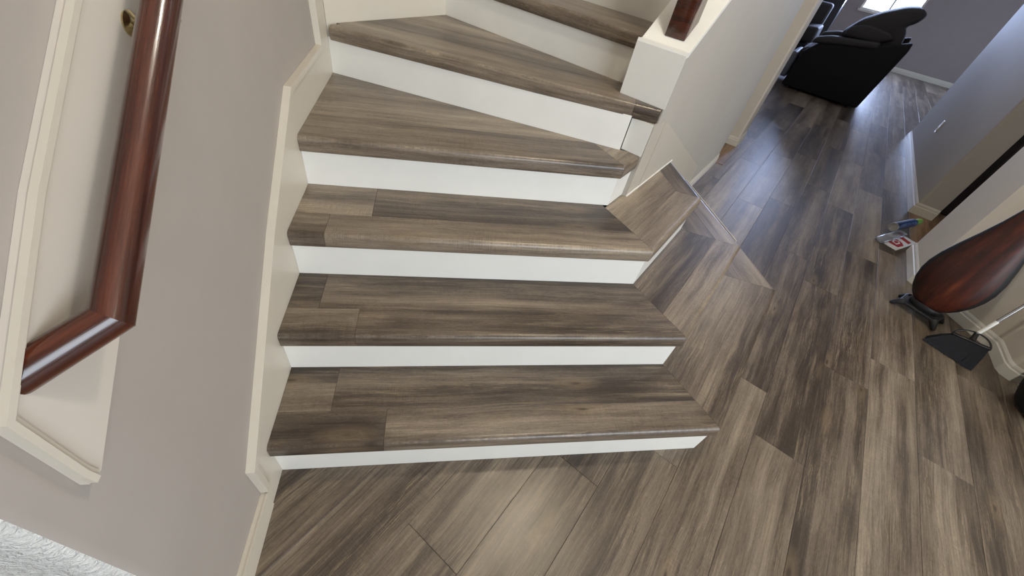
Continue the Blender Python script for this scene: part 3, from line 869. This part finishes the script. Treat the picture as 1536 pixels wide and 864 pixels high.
# second seat and a cabinet further back
ac = uvthing('sofa', 'black sofa end showing between wall corner and recliner', 'sofa', 9.6, -.95)
puff('base', [(0, .02), (0, .40), (1.0, .40), (1.0, .02)], 0, 1.0, BLACKF, ac, .03, 2)
puff('seat_cushion', [(.02, .405), (.02, .52), (.98, .52), (.98, .405)], 0.15, .70, BLACKF, ac, .04)
puff('backrest', [(0, .44), (0, .98), (1.0, .98), (1.0, .44)], .72, 1.0, CHARF, ac, .05)
puff('arm', [(.84, .44), (.82, .66), (1.04, .68), (1.06, .44)], -.02, .74, CHARF, ac, .04)
cb = uvthing('cabinet', 'dark cabinet standing behind recliner left of the bright window', 'cabinet', 11.6, -.75)
box('body', 0, .86, 0, .45, .04, 1.12, PLBLK, cb, .008)
for i in range(2):
    d_ = box('door', .02 + i * .42, .42 + i * .42, -.02, -.001, .08, 1.06, CHARF, cb, .003)
    lathe('knob', [(.001, 0), (.012, 0), (.016, .016), (.001, .02)], CHROME, d_, 12, (.38 + i * .10, -.02, .6), (math.pi / 2, 0, 0))
puff('foot', [(.04, 0), (.04, .039), (.82, .039), (.82, 0)], .04, .40, PLBLK, cb, .002, 1)

# ------------------------------------------------------------------ tall lacquered vase on black feet
hx, hy = .918, .3964
va = thing('floor_vase', 'red-brown streaked teardrop vase with black edge on black footed stand', 'vase', (3.47 - .0 + .04 * .396, .74 - .04 * -.0, 0), math.atan2(hy, hx) - math.pi / 2)
va.location = (3.435, .775, 0)
prof = [(.075, .085), (.100, .11), (.128, .15), (.150, .20), (.162, .255), (.164, .31), (.154, .38), (.133, .46), (.106, .55), (.082, .64), (.062, .74), (.052, .84), (.05, .92), (.066, .99)]
cxs = [-.0, -.015, -.022, -.028, -.03, -.03, -.03, -.028, -.024, -.018, -.01, -.005, 0, 0]
cxs = [0] * len(prof)
def vase_body():
    V, F, n = [], [], len(prof)
    # cross-section: broad bowed front and back, rounded black side band
    sec = []
    for i in range(13):
        t = -1 + 2 * i / 12; sec.append((t * .88, -(.26 + .30 * math.sqrt(max(0, 1 - t * t)))))
    side_r = [(.99, -.16), (1.02, 0), (.99, .16)]
    backs = [(-x, -y) for x, y in sec]
    ring = sec + side_r + backs + [(-x, -y) for x, y in side_r]
    m = len(ring)
    for (w_, z) in prof:
        for x, y in ring: V.append((x * w_, y * min(w_, .17) , z))
    for j in range(n - 1):
        for i in range(m): F.append((j * m + i, j * m + (i + 1) % m, (j + 1) * m + (i + 1) % m, (j + 1) * m + i))
    F.append(tuple(range(m)))
    o = link('body', V, F, VASE, va); o.data.materials.append(IRON)
    for p in o.data.polygons:
        i = p.index % m if p.index < (n - 1) * m else 0
        if 12 <= i <= 15 or i >= 28: p.material_index = 1
    return smooth_angle(o, 60)
vase_body()
lathe('collar', [(.045, .052), (.07, .052), (.082, .062), (.082, .078), (.074, .092), (.05, .092)], IRON, va, 28, sy=.62)
box('stand', -.108, .108, -.066, .066, .034, .054, IRON, va, .005)
for sx in (-1, 1):
    for sy in (-1, 1):
        bx, by = sx * .085, sy * .048
        pts = [(bx, by, .044), (bx + sx * .012, by + sy * .008, .036), (bx + sx * .024, by + sy * .014, .022), (bx + sx * .034, by + sy * .020, .011), (bx + sx * .042, by + sy * .024, .010)]
        tube('foot', pts, [.021, .019, .016, .013, .009], IRON, va, 10)

# ------------------------------------------------------------------ broom leaning on the wall
bm_ = thing('broom', 'angled broom with blue-black bristles and steel handle leaning by wall', 'broom', (3.41, .47, 0))
def rel(p): return (p[0] - 3.41, p[1] - .47, p[2])
TA, TB = Vector(rel((3.368, .538, .088))), Vector(rel((3.447, .414, .112)))      # top edge of the bristles
BA, BB = Vector(rel((3.285, .575, .003))), Vector(rel((3.392, .362, .003)))      # tips on the floor
th = Vector((.018, .010, -.002))
V = []
NB = 13
def curve_pt(t, s):   # t along, s from top to tip
    a = TA.lerp(TB, t); b = BA.lerp(BB, t); p = a.lerp(b, s); p.z += .010 * math.sin(math.pi * s); return p
random.seed(3)
BV, BF = [], []
for row in range(3):
    for i in range(26):
        t = (i + .5) / 26; base = curve_pt(t, 0) + th * (row - 1) * .7; 
        tip = curve_pt(min(1, max(0, t + random.uniform(-.012, .012))), 1) + th * (row - 1) * 1.2
        tip.z = max(.001, .003 + random.uniform(0, .004) + .002 * row)
        mid = base.lerp(tip, .5) + Vector((0, 0, .010))
        wv = (TB - TA).normalized() * .0040; wt = (BB - BA).normalized() * .0055; nn = Vector((.55, .3, .5)) * .006
        o0 = len(BV)
        for c_, w_ in ((base, wv), (mid, wv.lerp(wt, .5)), (tip, wt)):
            for q in (c_ - w_, c_ + nn * .5, c_ + w_, c_ - nn * .3): BV.append(Vector((q.x, q.y, max(q.z, .0008))))
        for j in range(2):
            for k in range(4): BF.append((o0 + j * 4 + k, o0 + j * 4 + (k + 1) % 4, o0 + (j + 1) * 4 + (k + 1) % 4, o0 + (j + 1) * 4 + k))
        BF += [(o0, o0 + 1, o0 + 2, o0 + 3), (o0 + 8, o0 + 9, o0 + 10, o0 + 11)]
bo = link('bristles', BV, BF, BRIST, bm_); bo['kind'] = 'stuff'
# head bar
ax = (TB - TA).normalized(); upv = Vector((.30, .12, .26)).normalized(); upv = (upv - ax * upv.dot(ax)).normalized(); nv = ax.cross(upv)
V = []
for e in (TA - ax * .006, TB + ax * .006):
    for a, b in ((-.006, -.012), (.010, -.010), (.010, .010), (-.006, .012)): V.append(e + upv * a + nv * b)
bevel(link('head_bar', V, [(0, 1, 2, 3), (4, 5, 6, 7), (0, 1, 5, 4), (1, 2, 6, 5), (2, 3, 7, 6), (3, 0, 4, 7)], PLBLK, bm_), .002, 1)
arc = []
cen = (TA + TB) / 2
for i in range(17):
    a = math.pi * i / 16
    arc.append(cen - ax * math.cos(a) * (TB - TA).length * .53 + upv * math.sin(a) * .062)
tube('arch_frame', arc, .0045, PLBLK, bm_, 8)
pb = cen + upv * .008; top1 = Vector(rel((3.50, .513, .375)))
dirp = (top1 - (cen + upv * .05)).normalized()
sock0 = cen + upv * .006; sock1 = cen + upv * .055
tube('socket', [sock0, sock0.lerp(sock1, .6), sock1], [.016, .012, .011], PLBLK, bm_, 14)
hl = (3.683 - 3.41 - sock1.x) / dirp.x
hnd = tube('handle', [sock1 - dirp * .01, sock1 + dirp * (hl * .5), sock1 + dirp * hl], .0085, CHROME, bm_, 14)
tube('ferrule', [sock1 + dirp * .012, sock1 + dirp * .105], .0105, WHITE, bm_, 14)

# ------------------------------------------------------------------ spray can on a clear blister pack
cn = thing('spray_can', 'blue spray can with lime green cap lying on blister pack', 'can', (4.055, 1.640, .066))
d_ = Vector((4.47 - 3.972, 1.765 - 1.620, 0)).normalized()
Rm = (math.pi / 2, 0, math.atan2(d_.y, d_.x) + math.pi / 2)
cr = .033; CL = .345
lathe('can_body', [(.001, 0), (cr, 0), (cr, CL * .80), (cr * .97, CL * .84), (cr * .8, CL * .885), (.012, CL * .89)], CANB, cn, 28, rot=Rm)
lathe('base_rim', [(.006, -.001), (cr * .7, -.001), (cr * .75, -.010), (cr * 1.02, -.010), (cr * 1.03, .004), (cr, .006)], SILV, cn, 28, rot=Rm)
lathe('shoulder_ring', [(cr, CL * .735), (cr * 1.015, CL * .74), (cr * 1.015, CL * .765), (cr, CL * .77)], CANL, cn, 28, rot=Rm)
lathe('cap', [(.010, CL * .875), (cr * .72, CL * .875), (cr * .74, CL * 1.08), (cr * .62, CL * 1.16), (cr * .3, CL * 1.19), (.001, CL * 1.195)], CAPG, cn, 24, rot=Rm)
# label patches wrapped on the body
def wrap(name, a0, a1, z0, z1, mat, rr):
    V, F = [], []; n = 8
    for i in range(n + 1):
        a = math.radians(a0 + (a1 - a0) * i / n)
        for q in (rr, rr + .0008):
            for z in (z0, z1): V.append((q * math.cos(a), q * math.sin(a), z))
    for i in range(n):
        b = 4 * i
        F += [(b, b + 1, b + 5, b + 4), (b + 2, b + 3, b + 7, b + 6), (b, b + 2, b + 6, b + 4), (b + 1, b + 3, b + 7, b + 5)]
    F += [(0, 1, 3, 2), (4 * n, 4 * n + 1, 4 * n + 3, 4 * n + 2)]
    return link(name, V, F, mat, cn, rot=Rm)
wrap('label_stripe', 84, 98, CL * .06, CL * .70, CANL, cr)
for j, (za, zb) in enumerate(((.10, .34), (.38, .52), (.56, .68))):
    wrap('label_lettering', 118, 128, CL * za, CL * zb, CANL, cr)
    wrap('label_lettering', 136, 143, CL * (za + .02), CL * (zb - .03), CANL, cr)
pk = thing('blister_pack', 'clear blister pack with red and white card beneath spray can', 'package', (4.06, 1.575, .001), .34)
cd = box('backing_card', -.19, .15, -.105, .055, 0, .003, CARDW, pk, .001)
prism('red_print', [(-.12, -.085), (-.04, -.092), (.0, -.06), (.01, -.01), (-.03, .015), (-.08, .01), (-.13, -.02)], .003, .0036, CARDR, pk)
prism('white_print', [(-.09, -.060), (-.035, -.064), (-.01, -.04), (-.035, -.012), (-.08, -.02)], .0036, .0040, CARDW, pk)
prism('red_print', [(-.075, -.050), (-.035, -.052), (-.022, -.038), (-.04, -.024), (-.07, -.03)], .0040, .0044, CARDR, pk)
prism('red_print', [(.04, -.09), (.09, -.09), (.12, .02), (.07, .03)], .003, .0036, CARDR, pk)
box('blister', -.235, .16, -.02, .05, .0045, .030, CLEARP, pk, .012)

# ------------------------------------------------------------------ black woven basket at the right edge
bk = thing('basket', 'round black woven basket at the right edge beside white baseboard', 'basket', (3.565, .03, 0))
bp = [(.150, .0), (.175, .008)]
for i in range(1, 27):
    z = .008 + i * .0095; t = z / .255
    bp.append((.178 + .062 * math.sin(min(1, t * 1.15) * math.pi * .62) + (.0028 if i % 2 else -.0012), z))
bp += [(.222, .262), (.205, .262), (.200, .20), (.001, .19)]
lathe('basket_body', bp, WICK, bk, 56)
tube('rim', [(.222 * math.cos(2 * math.pi * i / 48), .222 * math.sin(2 * math.pi * i / 48), .266) for i in range(48)], .009, WICK, bk, 8, True)

# ------------------------------------------------------------------ lamps that give the light
def ceiling_lamp(name, label, loc):
    t = thing(name, label, 'lamp', (loc[0], loc[1], CEIL))
    lathe('canopy', [(.001, -.03), (.03, -.03), (.06, -.012), (.065, -.0005), (.001, -.0005)], BRASS, t, 24)
    tube('stem', [(0, 0, -.03), (0, 0, loc[2] - CEIL + .16)], .006, BRASS, t)
    lathe('shade_ring', [(.02, loc[2] - CEIL + .165), (.10, loc[2] - CEIL + .13), (.10, loc[2] - CEIL + .125), (.02, loc[2] - CEIL + .155)], BRASS, t, 24)
ceiling_lamp('pendant_lamp', 'brass pendant lamp hanging above the lowest stair treads', LAMP)
ceiling_lamp('pendant_lamp', 'added brass pendant fill lamp above the entry hall', (3.6, -1.6, 3.1))  # fixture added for the hall bounce fill
ceiling_lamp('pendant_lamp', 'brass pendant lamp hanging above the upper stair flight', LAMP2)

ceiling_lamp('pendant_lamp', 'brass pendant lamp hanging between hall and living room recliner', LAMP3)
